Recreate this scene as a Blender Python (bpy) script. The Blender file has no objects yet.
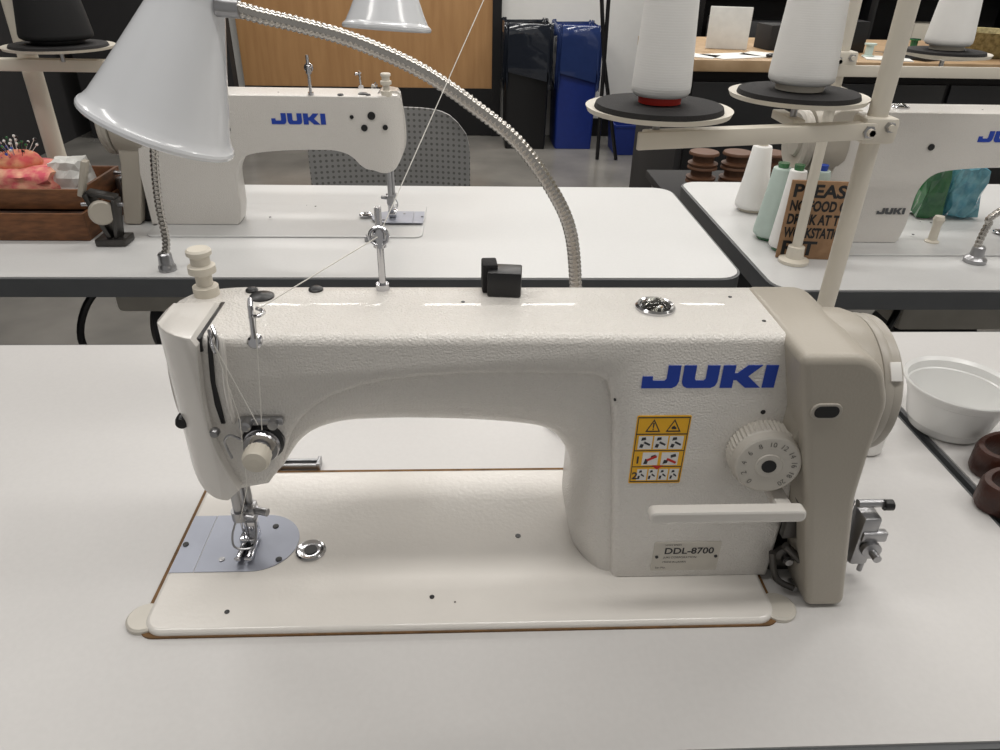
import bpy,bmesh,math,random
from mathutils import Vector,Matrix
random.seed(4)
SC=bpy.context.scene
try: SC.view_settings.view_transform='Standard'
except Exception: pass
# ---------------------------------------------------------------- camera
FPX=720.0; PITCH=math.radians(30.7); YAW=math.radians(3.06); ROLL=math.radians(1.3)
CP=Vector((0,0,1.15))
F=Vector((math.sin(YAW)*math.cos(PITCH),math.cos(YAW)*math.cos(PITCH),-math.sin(PITCH)))
R0=Vector((math.cos(YAW),-math.sin(YAW),0)); U0=R0.cross(F)
R=R0*math.cos(ROLL)+U0*math.sin(ROLL); U=U0*math.cos(ROLL)-R0*math.sin(ROLL)
cam=bpy.data.cameras.new('camera'); co=bpy.data.objects.new('camera',cam); SC.collection.objects.link(co)
cam.sensor_width=36; cam.lens=36*FPX/1000; cam.clip_start=.01
m=Matrix.Identity(4)
for i in range(3):
    m[i][0]=R[i]; m[i][1]=U[i]; m[i][2]=-F[i]; m[i][3]=CP[i]
co.matrix_world=m; SC.camera=co
# measured sight lines met with true planes of the room (table tops, machine faces...)
def ray(px,py): return F+R*((px-500)/FPX)+U*((375-py)/FPX)
def G(px,py,z=.75):
    d=ray(px,py); return CP+d*((z-CP.z)/d.z)
def V(px,py,y):
    d=ray(px,py); return CP+d*(y/d.y)
# ---------------------------------------------------------------- materials
def lin(c):
    return tuple(((x/255)/12.92 if x/255<=.04045 else ((x/255+.055)/1.055)**2.4) for x in c)+(1,)
def M(name,rgb,rough=.5,metal=0,var=.04,vs=30,bump=0,bs=400,trans=0,coat=0,alpha=1,emit=0,rgb2=None,stretch=None,wave=0):
    mt=bpy.data.materials.new(name); mt.use_nodes=True; nt=mt.node_tree; b=nt.nodes['Principled BSDF']
    b.inputs['Roughness'].default_value=rough; b.inputs['Metallic'].default_value=metal
    b.inputs['Transmission Weight'].default_value=trans; b.inputs['Coat Weight'].default_value=coat
    b.inputs['Alpha'].default_value=alpha
    tc=nt.nodes.new('ShaderNodeTexCoord'); mp=nt.nodes.new('ShaderNodeMapping')
    nt.links.new(tc.outputs['Object'],mp.inputs[0])
    if stretch: mp.inputs['Scale'].default_value=stretch
    n=nt.nodes.new('ShaderNodeTexNoise'); n.inputs['Scale'].default_value=vs; n.inputs['Detail'].default_value=4
    nt.links.new(mp.outputs[0],n.inputs['Vector'])
    r=nt.nodes.new('ShaderNodeValToRGB'); c=lin(rgb)
    c2=lin(rgb2) if rgb2 else tuple(max(0,x*(1-var*2)) for x in c[:3])+(1,)
    r.color_ramp.elements[0].position=.35; r.color_ramp.elements[1].position=.65
    r.color_ramp.elements[0].color=c2; r.color_ramp.elements[1].color=c
    nt.links.new(n.outputs['Fac'],r.inputs[0]); nt.links.new(r.outputs[0],b.inputs['Base Color'])
    if bump:
        n2=nt.nodes.new('ShaderNodeTexNoise'); n2.inputs['Scale'].default_value=bs; n2.inputs['Detail'].default_value=2
        nt.links.new(tc.outputs['Object'],n2.inputs['Vector'])
        bp=nt.nodes.new('ShaderNodeBump'); bp.inputs['Strength'].default_value=bump; bp.inputs['Distance'].default_value=.001
        nt.links.new(n2.outputs['Fac'],bp.inputs['Height']); nt.links.new(bp.outputs[0],b.inputs['Normal'])
    if wave:
        w=nt.nodes.new('ShaderNodeTexWave'); w.bands_direction='Z'; w.inputs['Scale'].default_value=wave; w.inputs['Distortion'].default_value=1.5; w.inputs['Detail Scale'].default_value=3
        nt.links.new(tc.outputs['Object'],w.inputs['Vector'])
        bp=nt.nodes.new('ShaderNodeBump'); bp.inputs['Strength'].default_value=.12; bp.inputs['Distance'].default_value=.001
        nt.links.new(w.outputs['Fac'],bp.inputs['Height']); nt.links.new(bp.outputs[0],b.inputs['Normal'])
    if emit:
        b.inputs['Emission Color'].default_value=c; b.inputs['Emission Strength'].default_value=emit
    return mt
m_paint=M('machine_paint',(219,215,209),.28,bump=.95,bs=720,var=.012,vs=600,coat=.2)
m_bed=M('bed_enamel',(218,214,208),.2,bump=.12,bs=300,var=.01,coat=.2)
m_cover=M('cover_plastic',(172,165,153),.36,bump=.15,bs=500,var=.01)
m_wheel=M('wheel_paint',(172,166,156),.36,var=.01)
m_dial=M('dial_plastic',(192,187,178),.4,var=.01)
m_lam=M('laminate',(202,200,198),.42,var=.012,vs=250)
m_lamb=M('laminate_cool',(199,199,198),.38,var=.012,vs=250)
m_band=M('edge_band',(82,84,86),.5)
m_leg=M('leg_steel',(60,60,62),.45,metal=.3)
m_blk=M('black_plastic',(18,18,20),.35)
m_blkm=M('black_matte',(30,28,29),.85,bump=.5,bs=700,var=.2)
m_chrome=M('chrome',(205,205,208),.16,metal=1,var=.02)
m_steel=M('brushed_steel',(170,170,172),.32,metal=1,var=.06)
m_dsteel=M('dark_steel',(84,82,80),.35,metal=.9,var=.1)
m_goose=M('gooseneck_steel',(190,186,180),.24,metal=1,var=.05)
m_plate=M('plate_steel',(160,164,176),.4,metal=.5,var=.04)
m_blue=M('logo_blue',(18,62,168),.4)
m_yel=M('label_yellow',(244,184,36),.45)
m_white=M('white_plastic',(232,230,226),.4,var=.01)
m_cream=M('cream_plastic',(212,205,191),.45,var=.01)
m_red=M('red_print',(196,40,26),.5)
m_tag=M('tag_silver',(200,195,185),.4,metal=.1)
m_ink=M('ink_grey',(50,50,52),.6)
m_mid=M('moulded_grey',(104,102,98),.6)
m_gap=M('cork_edge',(120,88,52),.8,vs=90,var=.2)
m_shade=M('lamp_enamel',(222,224,227),.2,var=.005,coat=.4)
m_thr=M('white_thread',(240,239,236),.8,wave=170,var=.015)
m_thb=M('black_thread',(16,16,18),.75,wave=170)
m_thg=M('seafoam_thread',(190,206,198),.6,wave=170)
m_thread=M('thread_line',(225,222,214),.6)
m_wood=M('door_wood',(172,132,88),.4,rgb2=(160,120,78),vs=9,stretch=(3,1,.3))
m_wood2=M('box_wood',(122,78,46),.6,rgb2=(92,58,32),vs=40,stretch=(1,1,4))
m_kraft=M('kraft_board',(158,124,92),.75,rgb2=(140,108,78),vs=60)
m_bench=M('bench_wood',(178,150,116),.5,rgb2=(158,130,96),vs=12)
m_floor=M('polished_concrete',(130,127,122),.2,rgb2=(108,106,102),vs=2.5)
m_wallw=M('wall_white',(222,221,217),.7,var=.01)
m_walld=M('wall_charcoal',(34,33,34),.8)
m_ceil=M('ceiling_white',(215,214,210),.8)
m_binb=M('bin_blue',(20,44,120),.45)
m_bag=M('bag_black',(34,38,46),.12,bump=1,bs=25,coat=.6)
m_bagb=M('bag_bluegrey',(42,58,104),.12,bump=1,bs=25,coat=.6)
m_pink=M('pink_cloth',(222,92,108),.7,rgb2=(240,180,150),vs=70)
m_tom=M('pincushion_red',(206,84,84),.75,bump=.4,bs=300,rgb2=(226,160,120),vs=60)
m_green=M('green_plastic',(70,134,82),.2,rgb2=(44,104,66),vs=40,coat=.5,trans=.2)
m_aqua=M('aqua_plastic',(138,196,208),.12,rgb2=(78,150,172),vs=50,coat=.5,trans=.35)
m_leather=M('brown_leather',(74,38,26),.42,rgb2=(52,26,18),bump=.6,bs=250)
m_bowl=M('bowl_plastic',(238,238,236),.25,var=.005,trans=.15)
m_glass=M('sight_glass',(240,242,240),.03,trans=1,var=.005)
m_paper=M('paper',(226,226,222),.8)
m_reel=M('brown_reel',(96,64,44),.6)
m_blcap=M('blue_cap',(30,70,170),.4)
m_tan=M('tan_card',(164,152,108),.7,rgb2=(118,106,70),vs=70)
def M_perf():
    mt=bpy.data.materials.new('perforated_plastic'); mt.use_nodes=True; nt=mt.node_tree; b=nt.nodes['Principled BSDF']
    tc=nt.nodes.new('ShaderNodeTexCoord'); sep=nt.nodes.new('ShaderNodeSeparateXYZ'); nt.links.new(tc.outputs['Object'],sep.inputs[0])
    cmb=nt.nodes.new('ShaderNodeCombineXYZ'); nt.links.new(sep.outputs['X'],cmb.inputs['X']); nt.links.new(sep.outputs['Z'],cmb.inputs['Y'])
    s=nt.nodes.new('ShaderNodeVectorMath'); s.operation='SCALE'; s.inputs['Scale'].default_value=80; nt.links.new(cmb.outputs[0],s.inputs[0])
    fr=nt.nodes.new('ShaderNodeVectorMath'); fr.operation='FRACTION'; nt.links.new(s.outputs[0],fr.inputs[0])
    sb=nt.nodes.new('ShaderNodeVectorMath'); sb.operation='SUBTRACT'; sb.inputs[1].default_value=(.5,.5,0); nt.links.new(fr.outputs[0],sb.inputs[0])
    ln=nt.nodes.new('ShaderNodeVectorMath'); ln.operation='LENGTH'; nt.links.new(sb.outputs[0],ln.inputs[0])
    lt=nt.nodes.new('ShaderNodeMath'); lt.operation='LESS_THAN'; lt.inputs[1].default_value=.24; nt.links.new(ln.outputs['Value'],lt.inputs[0])
    mx=nt.nodes.new('ShaderNodeMix'); mx.data_type='RGBA'; mx.inputs[6].default_value=lin((150,150,149)); mx.inputs[7].default_value=lin((104,104,102))
    nt.links.new(lt.outputs[0],mx.inputs[0]); nt.links.new(mx.outputs[2],b.inputs['Base Color']); b.inputs['Roughness'].default_value=.5
    return mt
m_perf=M_perf()
# ---------------------------------------------------------------- geometry helpers (return verts,faces)
def cat(*gs):
    v=[];f=[]
    for g in gs:
        o=len(v); v+=list(g[0]); f+=[tuple(i+o for i in q) for q in g[1]]
    return v,f
def box(c,s,bev=0,rz=0,rx=0,ry=0,seg=2):
    bm=bmesh.new(); bmesh.ops.create_cube(bm,size=1)
    for v in bm.verts: v.co=Vector((v.co.x*s[0],v.co.y*s[1],v.co.z*s[2]))
    if bev: bmesh.ops.bevel(bm,geom=bm.edges[:]+bm.verts[:],offset=bev,segments=seg,profile=.5,affect='EDGES')
    rm=Matrix.Rotation(rz,3,'Z')@Matrix.Rotation(ry,3,'Y')@Matrix.Rotation(rx,3,'X')
    vs=[rm@v.co+Vector(c) for v in bm.verts]; bm.verts.index_update()
    fs=[tuple(v.index for v in f.verts) for f in bm.faces]; bm.free(); return vs,fs
def lathe(prof,c=(0,0,0),axis=(0,0,1),n=32,mod=None,closed=False):
    q=Vector((0,0,1)).rotation_difference(Vector(axis)); vs=[];fs=[]
    for k,(r,z) in enumerate(prof):
        for i in range(n):
            a=2*math.pi*i/n; rr=r
            if mod and mod(k): rr=r*(1 if i%2 else .955)
            vs.append(q@Vector((rr*math.cos(a),rr*math.sin(a),z))+Vector(c))
    for k in range(len(prof)-1):
        for i in range(n):
            j=(i+1)%n; fs.append((k*n+i,k*n+j,(k+1)*n+j,(k+1)*n+i))
    if closed:
        k=len(prof)-1
        for i in range(n):
            j=(i+1)%n; fs.append((k*n+i,k*n+j,j,i))
    else:
        if prof[0][0]>1e-5: fs.append(tuple(range(n))[::-1])
        if prof[-1][0]>1e-5: fs.append(tuple(range((len(prof)-1)*n,len(prof)*n)))
    return vs,fs
def cyl(a,b,r,n=16,r2=None):
    a=Vector(a);b=Vector(b); L=(b-a).length
    return lathe([(r,0),(r2 if r2 is not None else r,L)],a,(b-a).normalized(),n)
def cr(pts,sub=6,closed=False):
    out=[];n=len(pts); D=len(pts[0])
    rng=range(n) if closed else range(n-1)
    for i in rng:
        g=(lambda k:pts[k%n]) if closed else (lambda k:pts[max(0,min(n-1,k))])
        p0,p1,p2,p3=g(i-1),g(i),g(i+1),g(i+2)
        for s in range(sub):
            t=s/sub
            out.append(tuple(.5*((2*p1[d])+(-p0[d]+p2[d])*t+(2*p0[d]-5*p1[d]+4*p2[d]-p3[d])*t*t+(-p0[d]+3*p1[d]-3*p2[d]+p3[d])*t**3) for d in range(D)))
    if not closed: out.append(tuple(pts[-1]))
    return out
def tube(pts,r,n=10,rf=None):
    pts=[Vector(p) for p in pts]; vs=[];fs=[]
    t0=(pts[1]-pts[0]).normalized(); ref=Vector((0,0,1)) if abs(t0.z)<.9 else Vector((1,0,0))
    nrm=t0.cross(ref).normalized()
    for i,p in enumerate(pts):
        t=(pts[min(i+1,len(pts)-1)]-pts[max(i-1,0)]).normalized()
        nrm=(nrm-t*nrm.dot(t)).normalized(); bn=t.cross(nrm); rr=rf(i) if rf else r
        for k in range(n):
            a=2*math.pi*k/n; vs.append(p+(nrm*math.cos(a)+bn*math.sin(a))*rr)
    for i in range(len(pts)-1):
        for k in range(n):
            j=(k+1)%n; fs.append((i*n+k,i*n+j,(i+1)*n+j,(i+1)*n+k))
    fs.append(tuple(range(n))[::-1]); fs.append(tuple(range((len(pts)-1)*n,len(pts)*n)))
    return vs,fs
def resample(pts,step):
    pts=[Vector(p) for p in pts]; out=[pts[0]]; acc=0
    for a,b in zip(pts,pts[1:]):
        L=(b-a).length; d=step-acc
        while d<=L: out.append(a+(b-a)*(d/L)); d+=step
        acc=L-(d-step)
    return out
def goose(ctrl,r,pitch=.0032):
    p=resample(cr(ctrl,14),pitch/3); return tube(p,r,10,lambda i:r*(1,1,.84)[i%3])
def prism(poly,o,Ux,Vx,t):
    o=Vector(o);Ux=Vector(Ux);Vx=Vector(Vx);N=Ux.cross(Vx).normalized()
    n=len(poly); vs=[o+Ux*u+Vx*v for u,v in poly]+[o+Ux*u+Vx*v+N*t for u,v in poly]
    fs=[tuple(range(n))[::-1],tuple(range(n,2*n))]+[(i,(i+1)%n,n+(i+1)%n,n+i) for i in range(n)]
    return vs,fs
def rrect(x0,y0,x1,y1,r,n=6):
    out=[]
    for cx,cy,a0 in ((x1-r,y0+r,-90),(x1-r,y1-r,0),(x0+r,y1-r,90),(x0+r,y0+r,180)):
        for i in range(n+1):
            a=math.radians(a0+90*i/n); out.append((cx+r*math.cos(a),cy+r*math.sin(a)))
    return out
def fillet(pts,rad,n=6):
    out=[];N_=len(pts)
    for i in range(N_):
        a=Vector(pts[i-1]);b=Vector(pts[i]);c=Vector(pts[(i+1)%N_]); d1_=(a-b).normalized(); d2_=(c-b).normalized()
        ang=d1_.angle(d2_); r=rad[i]; t=min(r/math.tan(ang/2),(a-b).length*.48,(c-b).length*.48); r=t*math.tan(ang/2)
        bis_=(d1_+d2_).normalized(); ctr=b+bis_*(r/math.sin(ang/2)); s=b+d1_*t-ctr; e=b+d2_*t-ctr
        tot=s.angle_signed(e)
        for k in range(n+1):
            th=-tot*k/n; cs,sn=math.cos(th),math.sin(th); out.append((ctr.x+s.x*cs-s.y*sn,ctr.y+s.x*sn+s.y*cs))
    return out
def text(s,size,o,Ux=(1,0,0),Vx=(0,0,1),align='LEFT',sx=1,off=0.0,fit=None):
    cu=bpy.data.curves.new('t','FONT'); cu.body=s; cu.size=size; cu.align_x=align; cu.offset=off; cu.resolution_u=3
    ob=bpy.data.objects.new('t',cu); SC.collection.objects.link(ob); dg=bpy.context.evaluated_depsgraph_get()
    me=bpy.data.meshes.new_from_object(ob.evaluated_get(dg)); o=Vector(o);Ux=Vector(Ux);Vx=Vector(Vx)
    if fit: sx=fit/max(v.co.x for v in me.vertices)
    vs=[o+Ux*v.co.x*sx+Vx*v.co.y for v in me.vertices]; fs=[tuple(p.vertices) for p in me.polygons]
    bpy.data.objects.remove(ob); bpy.data.curves.remove(cu); bpy.data.meshes.remove(me); return vs,fs
def sphere(c,r,s=(1,1,1),n=20,mod=None):
    prof=[];k=n//2
    for i in range(k+1):
        a=-math.pi/2+math.pi*i/k; prof.append((max(r*math.cos(a),0 if 0<i<k else 1e-6),r*math.sin(a)))
    vs,fs=lathe(prof,(0,0,0),(0,0,1),n)
    return [Vector((v.x*s[0],v.y*s[1],v.z*s[2]))+Vector(c) for v in vs],fs
def mk(name,g,mat,parent=None,ang=35,label=None,cat_=None,kind=None,group=None,flip=True,flat_area=None):
    vs,fs=g; vs=[Vector(v) for v in vs]
    lo=Vector([min(v[i] for v in vs) for i in range(3)]); hi=Vector([max(v[i] for v in vs) for i in range(3)])
    c=(lo+hi)/2
    if parent is None and kind is None: c.z=lo.z
    me=bpy.data.meshes.new(name); me.from_pydata([v-c for v in vs],[],fs)
    bm=bmesh.new(); bm.from_mesh(me)
    if flip: bmesh.ops.recalc_face_normals(bm,faces=bm.faces[:])
    for f in bm.faces: f.smooth=(len(f.verts)<=6) if flat_area is None else f.calc_area()<flat_area
    for e in bm.edges:
        if len(e.link_faces)==2: e.smooth=e.calc_face_angle(0)<math.radians(ang)
    big=[f for f in bm.faces if len(f.verts)>6]
    if big: bmesh.ops.triangulate(bm,faces=big,ngon_method='EAR_CLIP')
    bm.to_mesh(me); bm.free()
    me.materials.append(mat)
    ob=bpy.data.objects.new(name,me); SC.collection.objects.link(ob); ob.location=c
    if parent:
        ob.parent=parent; w=Vector((0,0,0)); p=parent
        while p: w+=p.location; p=p.parent
        ob.location=c-w
    if label: ob['label']=label
    if cat_: ob['category']=cat_
    if kind: ob['kind']=kind
    if group: ob['group']=group
    return ob
def empty(name,loc,label,cat_,group=None):
    e=bpy.data.objects.new(name,None); e.empty_display_size=.05; SC.collection.objects.link(e); e.location=Vector(loc)
    e['label']=label; e['category']=cat_
    if group: e['group']=group
    return e
# ---------------------------------------------------------------- room
YB=5.3
def st(n,g,mt): return mk(n,g,mt,kind='structure')
st('floor',box((0.5,2.2,-.05),(6.4,6.6,.1)),m_floor)
st('ceiling',box((0.5,2.2,2.85),(6.4,6.6,.1)),m_ceil)
st('wall_back',box((0.5,YB+.05,1.4),(6.4,.1,2.8)),m_wallw)
st('wall_left',box((-2.65,2.2,1.4),(.1,6.6,2.8)),m_walld)
st('wall_right',box((3.65,2.2,1.4),(.1,6.6,2.8)),m_wallw)
dl=V(240,40,YB).x; dr=V(492,40,YB).x
st('door_1',box(((dl+dr)/2,YB-.02,1.08),(dr-dl,.04,2.12)),m_wood)
kz=V(370,88,YB-.05).z
st('trim_1',box(((dl+dr)/2,YB-.045,kz/2+.005),(dr-dl,.01,kz)),m_blk)
st('trim_2',box((dr+.03,YB-.03,1.08),(.06,.06,2.16)),m_blk)
st('wall_partition',box((dl-.5,YB-.2,1.4),(.98,.1,2.8)),m_walld)
st('baseboard_back',box((2.1,YB-.01,.06),(3.0,.02,.12)),m_blk)
# ---------------------------------------------------------------- tables
def table(x0,x1,y0,y1,label,mat,rad=.03,legs=True,pan=None):
    t=empty('work_table',((x0+x1)/2,(y0+y1)/2,0),label,'table','industrial sewing tables')
    mk('tabletop',prism(rrect(x0,y0,x1,y1,rad),(0,0,.724),(1,0,0),(0,1,0),.026),mat,t)
    mk('edge_band',prism(rrect(x0-.004,y0-.004,x1+.004,y1+.004,rad+.004),(0,0,.7215),(1,0,0),(0,1,0),.027),m_band,t)
    for lx in (x0+.07,x1-.07):
        mk('leg',cat(box((lx,(y0+y1)/2,.025),(.05,(y1-y0)*.95,.05),.004),box((lx,(y0+y1)/2+.02,.38),(.06,.04,.68),.004),box((lx,(y0+y1)/2,.71),(.05,(y1-y0)*.8,.022))),m_leg,t)
    mk('crossbar',box(((x0+x1)/2,(y0+y1)/2+.04,.3),(x1-x0-.14,.03,.05),.003),m_leg,t)
    return t
TR=(G(895,415).x+G(990,515).x)/2; TF=G(850,745).y; TB=G(80,345).y
table(-.95,TR,TF,TB,'pale grey laminate sewing table carrying a white sewing machine',m_lam,.012)
FB=G(970,332).y
table(TR+.014,TR+.9,TF,FB,'pale grey laminate table holding a plastic bowl',m_lam,.012)
BF=(G(100,279).y+G(700,276).y)/2; BB=G(560,187).y; BR=G(712,240).x
table(-1.35,BR,BF,BB,'light laminate sewing table with dark edge band and wooden trays',m_lamb,.035)
RL=G(728,235).x; RF=G(900,290).y; RBk=G(720,182).y
table(max(RL,BR+.03),max(RL,BR+.03)+1.25,RF,RBk,'light laminate sewing table with thread cones and kraft sign',m_lamb,.035)
RL=max(RL,BR+.03)
# ---------------------------------------------------------------- sewing machine
TZ=.75; BZ=.7555; H=.9535; yA=.373; yM=.412; yK=.448
bl=G(141,627,BZ).x; br=G(779,618,BZ).x; bf=G(460,626,BZ).y; bb=G(435,470,BZ).y
SM=empty('sewing_machine',((bl+br)/2,(bf+bb)/2,TZ),'white industrial lockstitch sewing machine with blue lettering, set in grey table','sewing machine','industrial sewing machines')
mk('bed_gasket',prism(rrect(bl-.0035,bf-.0012,br+.003,bb+.0065,.012),(0,0,TZ),(1,0,0),(0,1,0),.0015),m_gap,SM,label='brown cork edge around the bed')
def inset(poly,d):
    n=len(poly); A=sum(poly[i][0]*poly[(i+1)%n][1]-poly[(i+1)%n][0]*poly[i][1] for i in range(n)); s=1 if A>0 else -1
    if d==0: return [tuple(p) for p in poly]
    out=[]
    for i in range(n):
        a=Vector(poly[i-1]);b=Vector(poly[i]);c=Vector(poly[(i+1)%n])
        e1=(b-a);e2=(c-b)
        e1=e1.normalized() if e1.length>1e-9 else e2.normalized(); e2=e2.normalized() if e2.length>1e-9 else e1
        n1=Vector((-e1.y,e1.x))*s;n2=Vector((-e2.y,e2.x))*s; nn=n1+n2
        nn=nn.normalized() if nn.length>1e-6 else n1
        k=1/max(.6,nn.dot(n1)); out.append((b.x+nn.x*d*k,b.y+nn.y*d*k))
    return out
def plate_layers(poly,zs):
    n=len(poly); vs=[];fs=[]
    for z,ins in zs:
        for p in inset(poly,ins): vs.append(Vector((p[0],p[1],z)))
    for k in range(len(zs)-1):
        for i in range(n):
            j=(i+1)%n; fs.append((k*n+i,k*n+j,(k+1)*n+j,(k+1)*n+i))
    fs.append(tuple(range(n))[::-1]); fs.append(tuple(range((len(zs)-1)*n,len(zs)*n))); return vs,fs
mk('bed',plate_layers(rrect(bl,bf,br,bb,.014,8),[(TZ+.0002,0),(BZ-.002,0),(BZ-.0006,.0008),(BZ,.003)]),m_bed,SM,ang=50)
for px,py in ((137,628),(783,616)):
    g=G(px,py); mk('corner_cushion',lathe([(.0125,.0001),(.0125,.003),(.011,.0042)],(g.x+(.004 if px<500 else -.002),g.y+.006,TZ),n=28),m_tag,SM,label='pale rubber corner cushion')
g=G(307,461); mk('bed_hinge',cat(box((g.x-.004,bb+.016,TZ+.0035),(.034,.003,.006),.0006),box((g.x-.004,bb+.009,TZ+.0035),(.034,.003,.006),.0006),box((g.x-.021,bb+.0125,TZ+.0045),(.003,.012,.008),.0006),box((g.x+.013,bb+.0125,TZ+.0045),(.003,.012,.008),.0006)),m_steel,SM,label='thin flat steel hinge bracket')
# arm casting : lofted between the flat front contour and the recessed arch contour
PA=[(612,578),(612,560),(613,520),(613,470),(613,425),(609,395),(600,380),(560,377),(480,377),(420,380),(370,387),(330,400),(305,418),(290,438),(284,456),(280,470)]
PB=[(578,560),(572,540),(567,515),(570,480),(570,460),(564,444),(552,431),(530,423),(480,418),(420,416),(372,416),(345,417),(322,422),(308,429),(300,436),(294,443)]
def xz(p,y): q=V(p[0],p[1],y); return (q.x,q.z)
A1=[xz(p,yA) for p in PA]; B1=[xz(p,yM) for p in PB]
A1[0]=(A1[0][0],TZ+.002); B1[0]=(B1[0][0]-.003,TZ+.002)
def thin(L): return [L[0]]+L[5:-5]+[L[-1]]
A1=thin(cr(A1,5)); B1=thin(cr(B1,5))
hp=[(268,487,yA),(250,488,.375),(236,486,.382),(223,479,.390),(210,464,.400),(196,440,.407),(183,413,yM),(174,383,yM),(169,352,yM),(168,328,yM)]
hb=[xz(p[:2],p[2]) for p in hp]; hb=[(x,max(z,.835)) for x,z in hb]
hb=cr(hb,3); hb=[hb[0]]+hb[3:]
xl=hb[-1][0]
hb=[p for p in hb if p[1]<H-.0135]
top=[(xl-.0002,H-.011),(xl+.001,H-.006),(xl+.004,H-.0015),(xl+.010,H)]
xr=V(801,345,yA).x; rt=[(xl+.06,H),(xl+.15,H),(xl+.3,H),(xr,H),(V(800,430,yA).x,V(800,430,yA).z),(V(795,490,yA).x,V(795,490,yA).z),(V(768,578,yA).x,TZ+.002)]
rest=hb+top+rt
OA=A1+rest; OB=B1+rest
lay=[(yA,inset(OA,.0050)),(yA+.0006,inset(OA,.0033)),(yA+.0020,inset(OA,.0016)),(yA+.0040,inset(OA,.0004)),(yA+.0065,OA)]
K=8
for i in range(1,K+1):
    t=i/K*math.pi/2; s=math.sin(t); yy=1-math.cos(t)
    s=.35*(i/K)+.65*s
    lay.append((yA+.0065+(yM-yA-.0065)*yy,[(a[0]+(b[0]-a[0])*s,a[1]+(b[1]-a[1])*s) for a,b in zip(OA,OB)]))
lay+= [(yK-.004,OB),(yK-.001,inset(OB,.0006)),(yK,inset(OB,.0015))]
vs=[];fs=[];n=len(OA)
for y,o in lay:
    for p in o: vs.append(Vector((p[0],y,p[1])))
for k in range(len(lay)-1):
    for i in range(n):
        j=(i+1)%n; fs.append((k*n+i,k*n+j,(k+1)*n+j,(k+1)*n+i))
fs.append(tuple(range(n))[::-1]); fs.append(tuple(range((len(lay)-1)*n,len(lay)*n)))
xsw=V(222,380,yA).x
def bis(g,xs):
    bm=bmesh.new(); bv=[bm.verts.new(v) for v in g[0]]
    for f in g[1]:
        try: bm.faces.new([bv[i] for i in f])
        except Exception: pass
    bmesh.ops.recalc_face_normals(bm,faces=bm.faces[:])
    big=[f for f in bm.faces if len(f.verts)>20]
    if big: bmesh.ops.triangulate(bm,faces=big,ngon_method='EAR_CLIP')
    for x in xs: bmesh.ops.bisect_plane(bm,geom=bm.verts[:]+bm.edges[:]+bm.faces[:],plane_co=(x,0,0),plane_no=(1,0,0),dist=1e-6)
    bm.verts.index_update(); r=([v.co.copy() for v in bm.verts],[tuple(v.index for v in f.verts) for f in bm.faces]); bm.free(); return r
def warp(g):
    out=[]
    for v in g[0]:
        u=min(1,max(0,(xsw-v.x)/(xsw-xl))); k=(1-math.sqrt(max(0,1-u*u)))*.93
        out.append(Vector((v.x,v.y+(yM-v.y)*k,v.z)))
    return out,g[1]
cuts=[xl+(xsw-xl)*k for k in (.03,.08,.15,.24,.36,.5,.66,.83,1)]
mk('machine_arm',warp(bis((vs,fs),cuts)),m_paint,SM,ang=38,label='textured white cast arm and column',flat_area=1)
def P(px,py,d=.0006): return V(px,py,yA-d)
# face plate wrapping the rounded head end
fr=[xz(p,yA) for p in ((242,484),(230,466),(216,438),(207,405),(202,365),(200,340))]
fr=[(x,z) for x,z in cr(fr,3)]
lft=[(x-.0010,z) for x,z in hb if x<fr[0][0]-.004]
fpp=lft+[(xl-.001,H-.008),(xl+.001,H-.001),(xl+.006,H+.003),(fr[-1][0]-.003,H+.003),(fr[-1][0],H-.002)]+[p for p in fr[::-1] if p[1]<H-.004]
fpp=[(x,max(z,.8345)) for x,z in fpp]
def yprism(poly,y0,y1,bev):
    L=[(y0,bev),(y0+bev*.3,bev*.3),(y0+bev,0),(y1,0)]; n=len(poly); vs=[];fs=[]
    for y,i in L:
        for p in inset(poly,i): vs.append(Vector((p[0],y,p[1])))
    for k in range(3):
        for i in range(n):
            j=(i+1)%n; fs.append((k*n+i,k*n+j,(k+1)*n+j,(k+1)*n+i))
    fs.append(tuple(range(n))); fs.append(tuple(range(3*n,4*n))); return vs,fs
mk('face_plate',warp(bis(yprism(fpp,yA-.0075,yM+.004,.0012),cuts)),m_bed,SM,flat_area=1,ang=40)
sl=[xz(p,yA-.0012) for p in ((207,336),(210.5,336),(212,350),(215,385),(221,408),(225,424),(221,424),(214.5,405),(210,380),(207.5,352))]
mk('take_up_slot',yprism(sl,yA-.0012,yA+.004,.0003),m_blk,SM,label='black slot')
gs_=G(207,303,H); ge_=P(208,338)
mk('take_up_slot',box(((gs_.x+ge_.x)/2+.002,(gs_.y+yA)/2,H-.004),(.0026,gs_.y-yA+.002,.009),.0005),m_blk,SM,label='black slot over the arm top')
mk('take_up_lever',cat(tube(cr([tuple(P(209,330,.0)),tuple(P(212,345,.006)),tuple(P(216,352,.008)),tuple(P(217,340,.006)),tuple(P(212,326,.0))],5),.0011,8)),m_chrome,SM)
mk('take_up_guard',tube(cr([tuple(P(216,334,-.001)),tuple(P(222,342,.007)),tuple(P(226,385,.008)),tuple(P(232,414,.006)),tuple(P(234,422,-.001))],6),.0016,8),m_bed,SM,label='long pale take-up guard')
def screw(px,py,r,mat,nm='screw',d=.0,h=.003,y=None):
    q=V(px,py,(yA if y is None else y)-d); g=lathe([(r,-.001),(r,h*.5),(r*.75,h)],q,(0,-1,0),18)
    return mk(nm,g,mat,SM)
screw(184,419,.0045,m_blk,y=.384,h=.006); screw(215,432,.003,m_steel,d=.007)
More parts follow.
